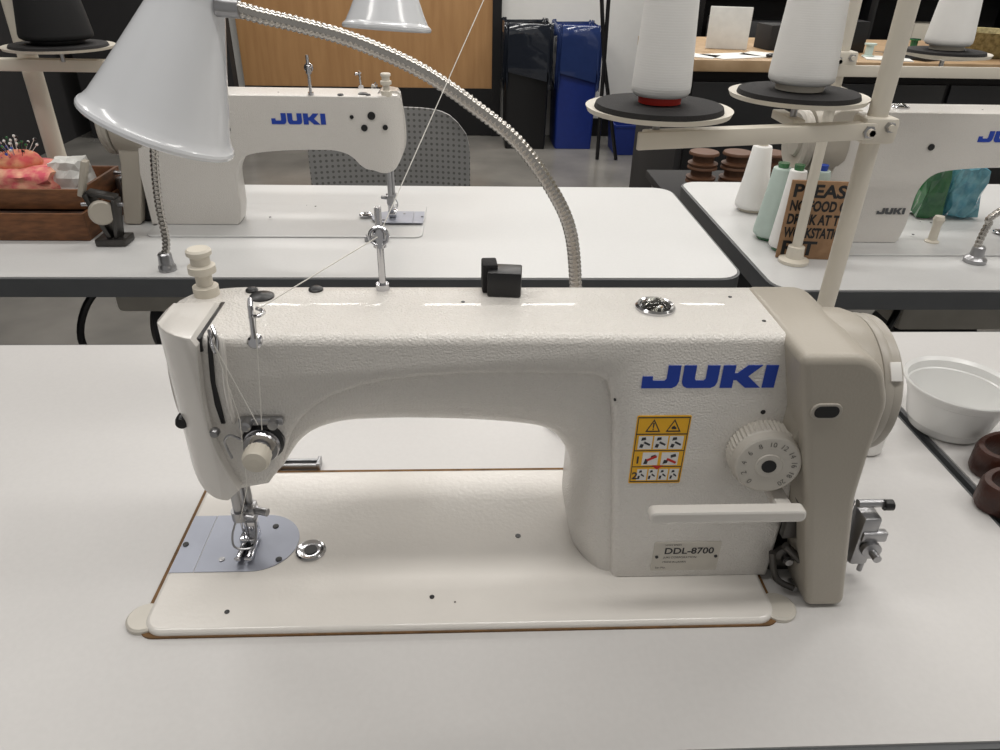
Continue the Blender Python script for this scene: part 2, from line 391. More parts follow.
mk('thread_guide',cat(tube([P(250,300,-.004),P(250,306,.006),P(254,338,.006)],.0016,8),lathe([(.0042,-.002),(.0042,.002),(.003,.003)],P(255,341,.003),(0,-1,0),16),tube(cr([tuple(P(250,316,.003)),tuple(P(258,316,.012)),tuple(P(264,312,.004)),tuple(P(256,308,.002))],5),.0011,8)),m_chrome,SM,label='chrome thread guide')
q=P(262,419,.001)
mk('thread_guide_plate',cat(box((q.x,q.y-.002,q.z),(.027,.004,.005),.001),lathe([(.0035,0),(.0035,.006),(.002,.007)],(q.x-.008,q.y-.003,q.z),(0,-1,0),14),lathe([(.003,0),(.003,.005)],(q.x+.008,q.y-.003,q.z),(0,-1,0),14)),m_steel,SM)
# tension
q=P(264,440,0)
def LT(prof,mat,nm,mod=None,n=32): return mk(nm,lathe(prof,q,(0,-1,0),n,mod),mat,SM)
LT([(.013,-.001),(.013,.0025),(.0115,.004)],m_blk,'tension_base')
LT([(.0105,.004),(.0112,.005),(.0075,.0062),(.0075,.0068),(.0112,.008),(.0105,.0092),(.004,.0095)],m_chrome,'tension_disc')
mk('tension_spring',tube([q+Vector((.0055*math.cos(t*.5),-.0095-.007*t/60,.0055*math.sin(t*.5))) for t in range(60)],.0007,6),m_steel,SM)
LT([(.006,.012),(.0082,.0135),(.0085,.021),(.007,.0235),(.003,.024)],m_cream,'tension_knob',lambda k:1<=k<=2,36)
ck=q+Vector((-.012,-.003,.002)); mk('check_spring',tube(cr([tuple(ck),tuple(ck+Vector((-.006,-.003,.006))),tuple(ck+Vector((-.010,-.003,.001))),tuple(ck+Vector((-.008,-.002,-.012)))],6),.0008,6),m_steel,SM)
# needle bar & presser foot
N=G(251,545,BZ+.001); 
def vx(z,dx=0,dy=0): return Vector((N.x+dx,N.y+dy,z))
hbz=V(243,487,N.y).z
mk('needle_bar',cat(cyl(vx(hbz+.02,-.002,-.004),vx(hbz-.022,-.002,-.004),.0036,16),lathe([(.0055,0),(.0055,.008)],vx(hbz-.026,-.002,-.004),(0,0,1),16),cyl(vx(hbz-.022,.002,-.006),vx(hbz-.022,.010,-.008),.0018,10)),m_steel,SM)
mk('needle',cyl(vx(hbz-.024,-.002,-.004),vx(BZ+.0015,-.002,-.004),.0009,10,.0004),m_chrome,SM)
mk('presser_bar',cat(cyl(vx(hbz+.02,.002,.006),vx(BZ+.03,.002,.006),.0038,16),box(vx(BZ+.031,.002,.004),(.012,.012,.014),.002),cyl(vx(BZ+.033,.008,.003),vx(BZ+.033,.017,.0),.003,14)),m_steel,SM)
mk('presser_foot',cat(box(vx(BZ+.017,.002,.004),(.009,.009,.016),.0015),box(vx(BZ+.009,.0,.001),(.012,.012,.005),.001),
   box(vx(BZ+.0035,-.0042,-.006),(.0042,.026,.003),.001),box(vx(BZ+.0035,.0034,-.006),(.0046,.026,.003),.001),box(vx(BZ+.0055,0,.006),(.012,.008,.006),.001),box(vx(BZ+.0055,-.0042,-.018),(.0042,.006,.0015),.0004,rx=-.5),box(vx(BZ+.0055,.0034,-.018),(.0046,.006,.0015),.0004,rx=-.5)),m_chrome,SM)
mk('finger_guard',tube(cr([tuple(vx(BZ+.030,-.005,-.004)),tuple(vx(BZ+.02,-.008,-.010)),tuple(vx(BZ+.012,-.006,-.014)),tuple(vx(BZ+.012,.006,-.014)),tuple(vx(BZ+.02,.009,-.009)),tuple(vx(BZ+.03,.008,-.002))],6),.0008,8),m_steel,SM)
# throat plate : slide plate + semi-round needle plate
ya=G(230,572,BZ).y; yb=G(230,516,BZ).y; xe=G(298,545,BZ).x; yc=(ya+yb)/2; rr=(yb-ya)/2
pl=[(bl+.002,ya),(xe-rr,ya)]+[(xe-rr+rr*math.cos(t),yc+rr*math.sin(t)) for t in [(-90+i*9)*math.pi/180 for i in range(1,20)]]+[(xe-rr,yb),(bl+.002,yb)]
xs=G(205,545,BZ).x
mk('slide_plate',prism([(bl+.0015,ya),(xs,ya),(xs,yb),(bl+.0015,yb)],(0,0,BZ-.0003),(1,0,0),(0,1,0),.0007),m_plate,SM,label='steel bobbin slide plate')
pl2=[(xs+.0006,ya)]+pl[1:-1]+[(xs+.0006,yb)]
mk('needle_plate',prism(pl2,(0,0,BZ-.0003),(1,0,0),(0,1,0),.0009),m_plate,SM,label='semi-round steel needle plate')
fd=[box(vx(BZ+.001,-.003+.003*i,-.003),(.0016,.018,.0012)) for i in range(3)]
mk('feed_dog',cat(*fd),m_blk,SM)
for px,py,r in ((186,545,.0022),(222,560,.0022),(276,527,.0024),(279,560,.0024)):
    g=G(px,py,BZ); mk('plate_screw',lathe([(r,.0004),(r,.0012),(r*.6,.0013)],g,(0,0,1),14),m_blk if px!=222 else m_steel,SM)
g=G(311,551,BZ); mk('oil_cap',cat(lathe([(.0112,-.0002),(.0112,.0012),(.0100,.0022),(.0085,.0018),(.0075,.0012),(.005,.0012)],g,(0,0,1),28)),m_chrome,SM)
mk('oil_cap_slot',lathe([(.0048,.0012),(.0048,.0018)],g,(0,0,1),16),m_blk,SM)
for px,py,r in ((518,536,.0022),(432,597,.0018),(227,612,.0018),(455,602,.0006)):
    g=G(px,py,BZ); mk('bed_hole',lathe([(r,-.0002),(r,.0004)],g,(0,0,1),12),m_blk,SM)
# top furniture
def GT(px,py): return G(px,py,H)
g=GT(208,293); 
mk('pressure_regulator',lathe([(.008,-.004),(.008,.004),(.0052,.005),(.0052,.012),(.0085,.0135),(.0085,.018),(.006,.019),(.006,.024),(.0078,.0255),(.0078,.028),(.0065,.0292)],(g.x,g.y-.002,H+.002),(0,0,1),28),m_cream,SM,label='cream stepped regulator knob')
for px,py,r in ((262,297,.0078),(252,291,.004),(316,290,.0048)):
    g=GT(px,py); mk('rubber_plug',lathe([(r,-.001),(r,.001),(r*.7,.0022),(.0001,.0026)],g,(0,0,1),20),m_blk,SM)
for px,py in ((463,302),(764,321),(730,297)):
    g=GT(px,py) ; mk('arm_hole',lathe([(.0013,-.001),(.0013,.0003)],g,(0,0,1),10),m_blk,SM)
g=GT(383,289); zt=V(383,207,g.y).z
mk('thread_post',cat(cyl((g.x,g.y,H-.001),(g.x,g.y,zt),.0023,14),lathe([(.0045,0),(.0045,.004)],(g.x,g.y,H),(0,0,1),16),lathe([(.0042,0),(.0042,.010),(.003,.012)],(g.x,g.y,zt-.026),(0,0,1),16),
   tube([(g.x+.006*math.cos(t),g.y-.003,zt-.018+.006*math.sin(t)) for t in [i*math.pi/6 for i in range(13)]],.0011,7),cyl((g.x-.002,g.y-.004,zt-.018),(g.x-.002,g.y+.005,zt-.018),.0025,10)),m_chrome,SM,label='chrome thread post with eyelet')
GP=Vector((g.x,g.y,zt))
g=GT(655,308)
mk('oil_window',lathe([(.0127,-.0005),(.0127,.0015),(.0115,.0028),(.0100,.0022),(.0098,-.0005)],g,(0,0,1),36,closed=True),m_chrome,SM,label='chrome ring of the oil sight window')
mk('sight_floor',lathe([(.0098,.0001),(.0098,.0004)],g,(0,0,1),28),m_tag,SM)
mk('sight_baffle',cat(box((g.x-.002,g.y,g.z+.0016),(.011,.0022,.0022),.0004,rz=.5),box((g.x+.003,g.y+.002,g.z+.0014),(.007,.0018,.0018),.0004,rz=-.7),*[lathe([(.0011,.0004),(.0011,.0020),(.0006,.0024)],(g.x+dx*.0042,g.y+dy*.0042,g.z),(0,0,1),8) for dx,dy in ((-1,.9),(1,-.9),(-1.6,-.5),(1.6,.5),(.2,-1.6))]),m_dsteel,SM)
mk('sight_glass',lathe([(.0097,.0006),(.0092,.0026),(.0075,.0044),(.004,.0056),(.0001,.0060)],g,(0,0,1),24),m_glass,SM,label='clear dome')
g=GT(502,298)
MB=empty('magnet_block',(g.x,g.y,H),'small black block magnets resting on top of the machine arm','magnet')
mk('magnet',box((g.x+.002,g.y+.009,H+.0085),(.022,.017,.017),.0012,rz=-.1),m_blk,MB)
mk('magnet',box((g.x-.008,g.y+.014,H+.010),(.010,.014,.020),.0012,rz=.05),m_blkm,MB)
# rear machine placement (columns' rear faces measured on the table)
N2=G(391,224,BZ); O=SM.location
ybl=G(200,226).y; ybr=G(890,244).y
e1=Vector((N2.x+(N.x-O.x),ybl+(yK-O.y),TZ))
# logo
def logo(o,w,h,Ux,Vx,t):
    L=[[(0,0),(1.36,0),(1.56,.10),(1.64,.3),(1.64,1),(1.08,1),(1.08,.42),(1.0,.33),(.5,.33),(.46,.38),(.46,.52),(0,.52)],
       [(1.78,1),(1.78,.27),(1.86,.09),(2.04,0),(3.1,0),(3.29,.09),(3.37,.27),(3.37,1),(2.82,1),(2.82,.42),(2.74,.33),(2.41,.33),(2.33,.42),(2.33,1)],
       [(3.52,0),(4.07,0),(4.07,.35),(4.2,.35),(4.66,0),(5.34,0),(4.70,.52),(5.26,1),(4.62,1),(4.2,.65),(4.07,.65),(4.07,1),(3.52,1)],
       [(5.42,0),(5.97,0),(5.97,1),(5.42,1)]]
    Ux=Vector(Ux)*(w/5.97);Vx=Vector(Vx)*h
    return cat(*[prism(p,o,Ux,Vx,t) for p in L])
a=P(641,388,.0002);b=P(779,365,.0002)
mk('brand_lettering',logo((a.x,a.y,a.z),b.x-a.x,b.z-a.z,(1,0,0),(0,0,1),.0005),m_blue,SM,label='blue raised block lettering JUKI')
la=V(272,124,ybl); lb=V(325,113,ybl)
mk('brand_lettering',logo((O.x-(la.x-e1.x),yK+.0001,la.z),lb.x-la.x,(lb.z-la.z)*.95,(-1,0,0),(0,0,1),.0006),m_blue,SM,label='blue block lettering JUKI on the rear')
for dx,dz,r in ((.02,.028,.006),(.032,.046,.005),(.0,.045,.004),(.05,.03,.003),(.24,.05,.005)):
    mk('rear_plug',lathe([(r,-.001),(r,.0015),(r*.7,.002)],(N.x+dx,yK,H-dz),(0,1,0),18),m_blk,SM)
# warning label
a=P(628,483,.0);b=P(692,415,.0); W=b.x-a.x; HH=b.z-a.z
mk('warning_label',prism(rrect(0,0,W,HH,.001,3),(a.x,yA-.0001,a.z),(1,0,0),(0,0,1),.0003),m_yel,SM,label='yellow caution sticker with pictograms')
def rc(x0,y0,x1,y1): return [(x0,y0),(x1,y0),(x1,y1),(x0,y1)]
def LPm(polys,t0,t1,mat,nm):
    g=cat(*[prism([(u*W,v*HH) for u,v in p],(a.x,yA-t0,a.z),(1,0,0),(0,0,1),t1) for p in polys])
    ob=mk(nm,g,mat,SM); return ob
LPm([rc(.02,.02,.98,.035),rc(.02,.965,.98,.98),rc(.02,.02,.035,.98),rc(.965,.02,.98,.98),rc(.02,.73,.98,.745),rc(.02,.25,.98,.262),rc(.02,.49,.98,.502),
 [(.18,.77),(.46,.77),(.32,.95)],[(.56,.77),(.84,.77),(.70,.95)]],.0004,.0001,m_ink,'sticker_border')
LPm([[(.22,.79),(.42,.79),(.32,.92)],[(.60,.79),(.80,.79),(.70,.92)]],.0005,.0001,m_yel,'sticker_triangle')
LPm([rc(.08,.52,.34,.71),rc(.37,.52,.63,.71),rc(.66,.52,.92,.71),rc(.2,.28,.5,.47),rc(.56,.28,.88,.47),rc(.14,.05,.33,.22),rc(.36,.05,.53,.22),rc(.56,.05,.73,.22),rc(.76,.05,.94,.22)],.0005,.0001,m_white,'sticker_panel')
ik=[]
for i in range(3):
    x=.1+.29*i; ik+=[[(x+.01,.55),(x+.07,.54),(x+.09,.59),(x+.03,.60)],[(x+.08,.61),(x+.20,.57),(x+.21,.595),(x+.10,.635)],[(x+.03,.645),(x+.12,.66),(x+.11,.695),(x+.04,.69)]]
for i in range(4):
    x=.155+.208*i; ik+=[[(x,.07),(x+.04,.07),(x+.05,.12),(x+.01,.12)],[(x+.06,.13),(x+.13,.10),(x+.13,.12),(x+.07,.155)],[(x+.02,.165),(x+.08,.175),(x+.07,.205),(x+.03,.2)]]
ik+=[[(.31,.80),(.33,.80),(.33,.82),(.31,.82)],[(.31,.83),(.33,.83),(.335,.9),(.305,.9)],[(.66,.81),(.75,.81),(.75,.83),(.70,.86),(.66,.84)],
     [(.23,.3),(.30,.3),(.32,.36),(.26,.38)],[(.36,.36),(.46,.40),(.44,.44),(.36,.42)],[(.6,.3),(.68,.31),(.70,.35),(.62,.36)],[(.74,.39),(.84,.41),(.82,.45),(.73,.43)]]
LPm(ik,.0006,.0001,m_ink,'sticker_pictogram')
LPm([[(.40,.275),(.62,.275),(.51,.215)],[(.66,.36),(.84,.3),(.86,.33),(.68,.39)],[(.3,.34),(.48,.40),(.46,.43),(.28,.37)]],.0007,.0001,m_red,'sticker_arrow')
mk('sticker_number',cat(text('1',.0080,(a.x+.06*W,yA-.0006,a.z+.31*HH),off=.0002),text('2',.0080,(a.x+.045*W,yA-.0006,a.z+.07*HH),off=.0002)),m_ink,SM)
# name plate
a2=P(650,570,.0);b2=P(722,541,.0);w2=b2.x-a2.x;h2=b2.z-a2.z
mk('name_plate',prism(rrect(0,0,w2,h2,.001,3),(a2.x,yA-.0001,a2.z),(1,0,0),(0,0,1),.0005),m_tag,SM,label='silver model plate')
mk('name_plate_lettering',cat(text('DDL-8700',.0082,(a2.x+w2*.16,yA-.0008,a2.z+h2*.60),sx=1.02,off=.00018),text('JUKI CORPORATION',.0026,(a2.x+w2*.16,yA-.0008,a2.z+h2*.44)),text('MADE IN JAPAN',.0024,(a2.x+w2*.16,yA-.0008,a2.z+h2*.28)),text('Ser.No.',.0026,(a2.x+w2*.06,yA-.0008,a2.z+h2*.08)),text('HIGH SPEED',.0022,(a2.x+w2*.16,yA-.0008,a2.z+h2*.88))),m_ink,SM)
for k in (.06,.95):
    mk('rivet',lathe([(.0012,0),(.0012,.0008)],(a2.x+w2*k,yA-.0005,a2.z+h2*.5),(0,-1,0),10),m_ink,SM)
screw(763,412,.0016,m_blk,h=.0006); screw(615,400,.0008,m_blk,h=.0005)
# stitch dial
q=V(760,448,yA); dax=Vector((-.10,-1,.06)).normalized()
mk('stitch_dial',lathe([(.0215,-.003),(.0228,.001),(.0228,.013),(.0220,.0138),(.0216,.0145),(.0206,.0192),(.0196,.0202),(.0182,.0205),(.0085,.0205),(.008,.0212),(.005,.0212)],q,dax,96,lambda k:k in(1,2)),m_dial,SM,ang=14,label='pale ribbed stitch length dial')
mk('dial_center',lathe([(.0046,.019),(.0046,.0216)],q,dax,20),m_blk,SM)
dU=Vector((1,0,0)); dU=(dU-dax*dU.dot(dax)).normalized(); dV=dU.cross(dax)*-1; dV=dV if dV.z>0 else -dV
tg=[]
for i in range(11):
    s=str(i*2); an=math.radians(230-i*28)
    rad=dU*math.cos(an)+dV*math.sin(an); ux=dU*math.sin(an)-dV*math.cos(an)
    tg.append(text(s,.0050,q+dax*.0208+rad*.0140,ux,rad,'CENTER'))
mk('dial_number',cat(*tg),m_mid,SM)
# reverse lever
yl=.338; a3=V(649,525,yl);b3=V(809,511,yl)
mk('reverse_lever',cat(yprism(rrect(a3.x,a3.z,b3.x,b3.z,(b3.z-a3.z)*.42,5),yl,yl+.0075,.0018),box((b3.x-.012,yl+.022,(a3.z+b3.z)/2),(.010,.034,.007),.001)),m_bed,SM,label='long flat white reverse lever')
xg0=V(770,540,yA).x; xg1=V(812,540,.36).x
mk('gap_shade_block',box(((xg0+xg1)/2+.004,.405,.80),(xg1-xg0+.006,.05,.096),.003),m_blk,SM,label='black filler block standing in for shade in the gap')  # black filler makes the open gap beside the column read as shaded
mk('lever_linkage',cat(cyl(V(798,497,.362),V(812,497,.362),.004,14),cyl(V(785,545,.364),V(800,560,.36),.003,12),box(V(792,525,.366),(.012,.006,.02),.001),tube(cr([tuple(V(772,552,.366)),tuple(V(776,578,.362)),tuple(V(793,588,.358))],5),.0025,8)),m_dsteel,SM)
qg=V(784,553,.374)
mk('linkage_disc',cat(lathe([(.009,0),(.009,.004),(.004,.005),(.004,.008)],qg,(0,-1,0),20),lathe([(.006,0),(.006,.006)],V(795,512,.374),(0,-1,0),18)),m_dsteel,SM)
mk('linkage_screw',cat(lathe([(.0028,0),(.0028,.010)],qg,(0,-1,0),12),lathe([(.0022,0),(.0022,.009)],V(790,580,.368),(0,-1,0),12)),m_steel,SM)
# belt cover
yC=.346
c0=xz((804,351),yC); zt0=H+.0015
cpts=[(c0[0],zt0),(xz((887,349),yC)[0],zt0),xz((890,405),yC),xz((871,455),yC),xz((857,500),yC),(xz((841,616),yC)[0],TZ+.001),(xz((803,616),yC)[0],TZ+.001),xz((807,505),yC)]
cvp=fillet(cpts,[.0055,.024,.03,.03,.06,.006,.006,.08],8)
def yprism2(poly,y0,y1,b):
    L=[(y0,b),(y0+b*.05,b*.69),(y0+b*.18,b*.43),(y0+b*.4,b*.2),(y0+b*.7,b*.046),(y0+b,0),(y1-b*.5,0),(y1-b*.15,b*.15),(y1,b*.5)]; n=len(poly); vs=[];fs=[]
    for y,i in L:
        for p in inset(poly,i): vs.append(Vector((p[0],y,p[1])))
    for k in range(len(L)-1):
        for i in range(n):
            j=(i+1)%n; fs.append((k*n+i,k*n+j,(k+1)*n+j,(k+1)*n+i))
    fs.append(tuple(range(n))); fs.append(tuple(range((len(L)-1)*n,len(L)*n))); return vs,fs
wx=V(902,378,.375).x; wz=.9015; wr=.0465
mk('belt_cover',yprism2(cvp,yC,.446,.005),m_cover,SM,ang=50,label='grey-beige plastic belt cover')
mk('seam_shade_strip',box((c0[0]-.0006,(yA+.006+.440)/2,(H-.004+.80)/2),(.003,.440-yA-.006,H-.004-.80)),m_blk,SM,label='black strip standing in for shade in the belt cover seam')  # black strip set between arm and cover, shade put in as colour
mk('belt_cover_hub',lathe([(.03,-.070),(.048,-.068),(.0515,-.060),(.0525,-.045),(.052,-.026),(.0495,-.019),(.030,-.017)],(wx,.404,wz-.0005),(1,0,0),56),m_cover,SM,label='rounded grey-beige wheel guard',ang=50)
q=V(826,411,yC)
mk('cover_slot',cat(yprism([(q.x+x,q.z+z) for x,z in rrect(-.0095,-.0055,.0095,.0055,.0052,6)],yC-.0012,yC+.001,.0006)),m_wheel,SM)
mk('cover_slot_hole',yprism([(q.x+x,q.z+z) for x,z in rrect(-.0075,-.0040,.0075,.0040,.0038,6)],yC-.0016,yC,.0002),m_blk,SM)
# hand wheel
mk('hand_wheel',lathe([(.02,-.016),(wr-.003,-.016),(wr-.0005,-.0145),(wr,-.011),(wr-.0015,-.008),(wr-.0005,-.005),(wr-.001,-.003),(wr-.005,0),(wr-.012,-.003),(.022,-.005),(.020,.000),(.0001,.001)],(wx,.408,wz),(1,0,0),56),m_wheel,SM,label='pale grey hand wheel')
t_=math.radians(38)
mk('wheel_mark',box((wx-.008,.408-wr*math.cos(t_),wz+wr*math.sin(t_)),(.007,.012,.002),.0004,rx=math.pi/2-t_),m_white,SM,label='white position mark')
c=V(858,540,.38)
mk('bobbin_winder',cat(box((c.x,c.y,c.z+.006),(.013,.018,.044),.002),box((c.x+.004,c.y-.008,c.z+.012),(.018,.006,.008),.001),cyl((c.x-.01,c.y,c.z+.035),(c.x+.010,c.y,c.z+.035),.003,14),lathe([(.007,0),(.007,.004),(.003,.005),(.003,.012)],(c.x+.003,c.y-.01,c.z+.002),(0,-1,0),18),cyl((c.x-.01,c.y,c.z-.016),(c.x+.006,c.y,c.z-.016),.004,14),cyl((c.x+.006,c.y-.004,c.z-.026),(c.x+.006,c.y-.004,c.z+.022),.002,10),box((c.x-.012,c.y+.01,c.z+.004),(.006,.012,.06),.001)),m_steel,SM,label='steel bobbin winder')
mk('winder_bracket',box((c.x-.014,c.y+.018,TZ+.034),(.01,.012,.058),.002),m_blk,SM)
mk('winder_knob',lathe([(.004,0),(.004,.006),(.0025,.007)],(c.x+.008,c.y-.002,c.z+.035),(1,0,0),14),m_blk,SM)
main_parts=[o for o in SC.objects if o.parent==SM]
# thread path
t0=V(497,-30,.62)
mk('sewing_thread',cat(tube([t0,GP+Vector((0,-.003,-.018))],.00035,6),tube([GP+Vector((0,-.003,-.018)),P(258,309,.010)],.00035,6),tube([P(255,312,.010),P(262,430,.012)],.0003,6),tube([P(258,425,.012),P(214,345,.009)],.0003,6),tube([P(216,350,.009),P(240,420,.012),P(247,488,.004),vx(BZ+.03,-.002,-.006)],.0003,6)),m_thread,SM,label='white thread running through the guides')
# rotated copies (seen from the rear)
def copy_machine(loc,label,skip=()):
    e=SM.copy(); SC.collection.objects.link(e); e.location=Vector(loc); e.rotation_euler=(0,0,math.pi); e['label']=label
    for o in main_parts:
        if o.name.startswith(('bed_gasket','corner_cushion')+skip): continue
        c=o.copy(); SC.collection.objects.link(c); c.parent=e
        if o.name=='bed':
            c.scale=(1,1,.3); c.location.z=.0012+.0002
            c.material_slots[0].link='OBJECT'; c.material_slots[0].material=m_lamb
    return e
copy_machine(e1,'white industrial sewing machine seen from the rear beside wooden trays')
shx=V(984,124,ybr).x-V(272,118,ybl).x
e2=Vector((e1.x+shx,ybr+(yK-O.y),TZ))
M3=copy_machine(e2,'white industrial sewing machine seen from the rear beside kraft sign',('bobbin_winder','winder_'))
lq=V(876,214,ybr)
mk('rear_lettering',logo((lq.x,ybr-.0006,lq.z),.045,.010,(1,0,0),(0,0,1),.0005),m_band,None,label='x')
o=bpy.data.objects['rear_lettering']; del o['label']; o.parent=M3; o.matrix_parent_inverse=(Matrix.Translation(M3.location)@Matrix.Rotation(math.pi,4,'Z')).inverted()
# ---------------------------------------------------------------- lamps
def lamp(shade_c,axis,r1,length,neck,base,nr,label,br_=.024,knk=False,pitch=.0032):
    L=empty('gooseneck_lamp',(base[0],base[1],TZ),label,'lamp','gooseneck sewing lamps')
    k=br_/.024
    mk('lamp_base',lathe([(.024*k,.0005),(.024*k,.006),(.02*k,.009),(.010,.011),(.009,.024),(.007,.026)],(base[0],base[1],TZ),(0,0,1),28),m_blk if k>.9 else m_steel,L)
    mk('gooseneck',goose([tuple(p) for p in neck],nr,pitch),m_goose,L,label='ribbed chrome flexible neck',ang=80)
    ax=Vector(axis).normalized(); c=Vector(shade_c)
    def lr(t): return r1*(1-.56*t**.95)
    prof=[(r1*1.0,0),(r1*1.02,.0008),(r1*1.025,.003),(r1*1.01,.005),(r1*.985,.006)]+[(lr(t)*1.0,length*t) for t in (.12,.25,.4,.55,.7,.85,1)]+[(r1*.43,length*1.04),(r1*.43,length*1.4),(r1*.39,length*1.46),(r1*.10,length*1.48),(r1*.08,length*1.46),(r1*.37,length*1.44),(r1*.41,length*1.38),(r1*.41,length*1.03),(lr(1)*.96,length*.99),(lr(.5)*.97,length*.5),(r1*.96,.006)]
    mk('lamp_shade',lathe(prof,c,ax,56,closed=True),m_shade,L,label='glossy white conical shade',ang=28)
    mk('bulb',sphere(c+ax*length*.5,r1*.30),m_white,L)
    if knk:
        e=Vector(neck[-1])
        mk('shade_joint',cat(cyl(e+Vector((.004,0,0)),e-Vector((.012,0,-.001)),nr*1.2,16)),m_steel,L)
    return L
yL=.58
e_l=V(79,104,yL); e_r=V(233,156,yL); sc=(e_l+e_r)/2; ex=(e_r-e_l); r1=ex.length/2*.97
axd=Vector((-ex.z,0,ex.x)).normalized(); axd=(axd+Vector((.085,.10,0))).normalized()
ln=(V(187,0,yL)-sc).length
neck=[V(578,340,yL),V(576,290,yL),V(571,235,yL),V(555,195,yL),V(520,145,yL),V(475,107,yL),V(420,70,yL),V(355,41,yL),V(300,25,yL),V(262,16,yL),V(234,8,yL)]
bx=neck[0].x; neck=[Vector((bx,yL,TZ+.024)),Vector((bx,yL,TZ+.08))]+neck
lamp(sc,axd,r1,ln,neck,(bx,yL),.0058,'white conical shade lamp on ribbed chrome gooseneck above the machine',knk=True,pitch=.0040)
b0=G(168,270); y3=1.0
s2=V(387,30,y3)
neck2=[Vector((b0.x,b0.y,TZ+.02)),V(166,240,b0.y),V(159,205,b0.y),V(155,170,b0.y),V(153,130,b0.y),V(150,80,b0.y),V(160,10,b0.y+.01),V(200,-60,b0.y+.02),V(270,-110,y3),V(340,-100,y3),V(382,-40,y3)]
lamp(s2,(.05,.12,1),.054,.075,neck2,(b0.x,b0.y),.0054,'white shade lamp on gooseneck standing on the rear table',br_=.012,pitch=.006)
b1=G(974,262); lamp(Vector((b1.x+.55,b1.y+.0,1.12)),(-.3,0,1),.06,.09,[Vector((b1.x,b1.y,TZ+.02)),V(978,245,b1.y),V(988,225,b1.y),V(1002,210,b1.y),Vector((b1.x+.15,b1.y,.93)),Vector((b1.x+.28,b1.y,1.1)),Vector((b1.x+.4,b1.y,1.24)),Vector((b1.x+.5,b1.y,1.25))],(b1.x,b1.y),.0056,'gooseneck lamp with small base on the table with kraft sign',br_=.016,pitch=.006)
# ---------------------------------------------------------------- thread stands & cones
def dish(st,c,r):
    mk('spool_dish',lathe([(.004,-.006),(r*.55,-.004),(r*.97,.0),(r,.004),(r*.97,.0035),(r*.55,-.001),(.004,-.001)],c,(0,0,1),48),m_cream,st,label='cream plastic spool dish')
    mk('foam_pad',lathe([(r*.86,.0),(r*.88,.003),(r*.86,.0065),(.01,.007)],c,(0,0,1),48),m_blkm,st,label='black foam pad')
    mk('spool_pin',cyl(Vector(c)+Vector((0,0,-.02)),Vector(c)+Vector((0,0,.10)),.003,10),m_steel,st)
def cone(c,r,h,mat,label,rt=.55,base=None):
    e=empty('thread_cone',c,label,'thread','cones of sewing thread')
    mk('thread_winding',lathe([(r*.9,.006),(r*.99,.009),(r,.014),(r*(1+rt)/2,h*.5),(r*rt*1.02,h*.95),(r*rt*.96,h*.965),(r*rt*.6,h*.97)],c,(0,0,1),36),mat,e,ang=60)
    mk('cone_core',lathe([(r*.72,.0003),(r*.74,.006),(r*.5,h*.9),(r*rt*.55,h*.96),(r*rt*.62,h*1.03),(r*rt*.3,h*1.03)],c,(0,0,1),28),base or m_cream,e)
    return e
ys=.60; d1=V(658,112,ys); d2=G(797,98,d1.z)
px_=V(868,150,.645).x
TS=empty('thread_stand',(px_,.645,TZ),'cream thread stand with two black-padded spool dishes behind the machine','thread stand','thread stands')
def stand_pole(st,x,y,zt,r=.0085):
    mk('stand_base',lathe([(.022,.0005),(.022,.005),(.013,.008),(.012,.025),(r,.026)],(x,y,TZ),(0,0,1),24),m_cream,st)
    mk('pole',cyl((x,y,TZ+.02),(x,y,zt),r,20),m_cream,st,label='cream metal pole')
stand_pole(TS,px_,.645,1.45)
dish(TS,d1,.0585); dish(TS,d2,.0605)
zb=d1.z-.020
p1=Vector((d1.x,d1.y,zb)); p2=Vector((px_,.645,zb)); dv=(p2-p1)
mk('cross_arm',cat(box((p1+p2)/2+Vector((0,-.010,0)),(dv.length+.035,.004,.014),.001,rz=math.atan2(dv.y,dv.x)),box((p1+p2)/2+Vector((0,-.004,.005)),(dv.length+.02,.014,.003),.001,rz=math.atan2(dv.y,dv.x)),box((d2.x,d2.y+.01,zb),(.012,.05,.008),.001)),m_cream,TS)
def clamp(st,x,y,z): 
    mk('pole_clamp',cat(box((x,y,z),(.030,.026,.022),.003),cyl((x-.012,y-.022,z),(x-.012,y+.016,z),.0035,8),cyl((x+.006,y-.02,z+.004),(x+.006,y+.016,z+.004),.003,8)),m_cream,st)
    mk('clamp_bolt',cat(lathe([(.0055,0),(.0055,.004),(.003,.005),(.003,.009)],(x-.012,y-.013,z),(0,-1,0),6),lathe([(.0045,0),(.0045,.004)],(x+.006,y-.013,z+.004),(0,-1,0),6)),m_steel,st)
clamp(TS,px_,.645,zb)
cone(d1+Vector((0,0,.0072)),.0232,.155,m_thr,'tall white thread cone with red base on spool dish',.72,m_red)
cone(d2+Vector((0,0,.0072)),.0285,.155,m_thr,'tall white thread cone with cream core on spool dish',.7)
# stand on right table
b=G(793,262); 
T2=empty('thread_stand',(b.x,b.y,TZ),'cream thread stand with clamps next to kraft sign','thread stand','thread stands')
stand_pole(T2,b.x,b.y,1.42,.0072)
zc=V(862,60,b.y).z; clamp(T2,b.x,b.y,zc); clamp(T2,b.x,b.y,zc-.045)
xe2=V(1010,70,b.y).x
mk('cross_arm',box(((b.x+xe2)/2+.05,b.y-.012,zc-.012),(xe2-b.x+.12,.004,.014),.001),m_cream,T2)
d3=Vector((V(942,62,b.y+.05).x,b.y+.05,zc+.002)); dish(T2,d3,.058)
cone(d3+Vector((0,0,.0072)),.030,.15,m_thr,'white thread cone on spool dish above the rear machine',.6)
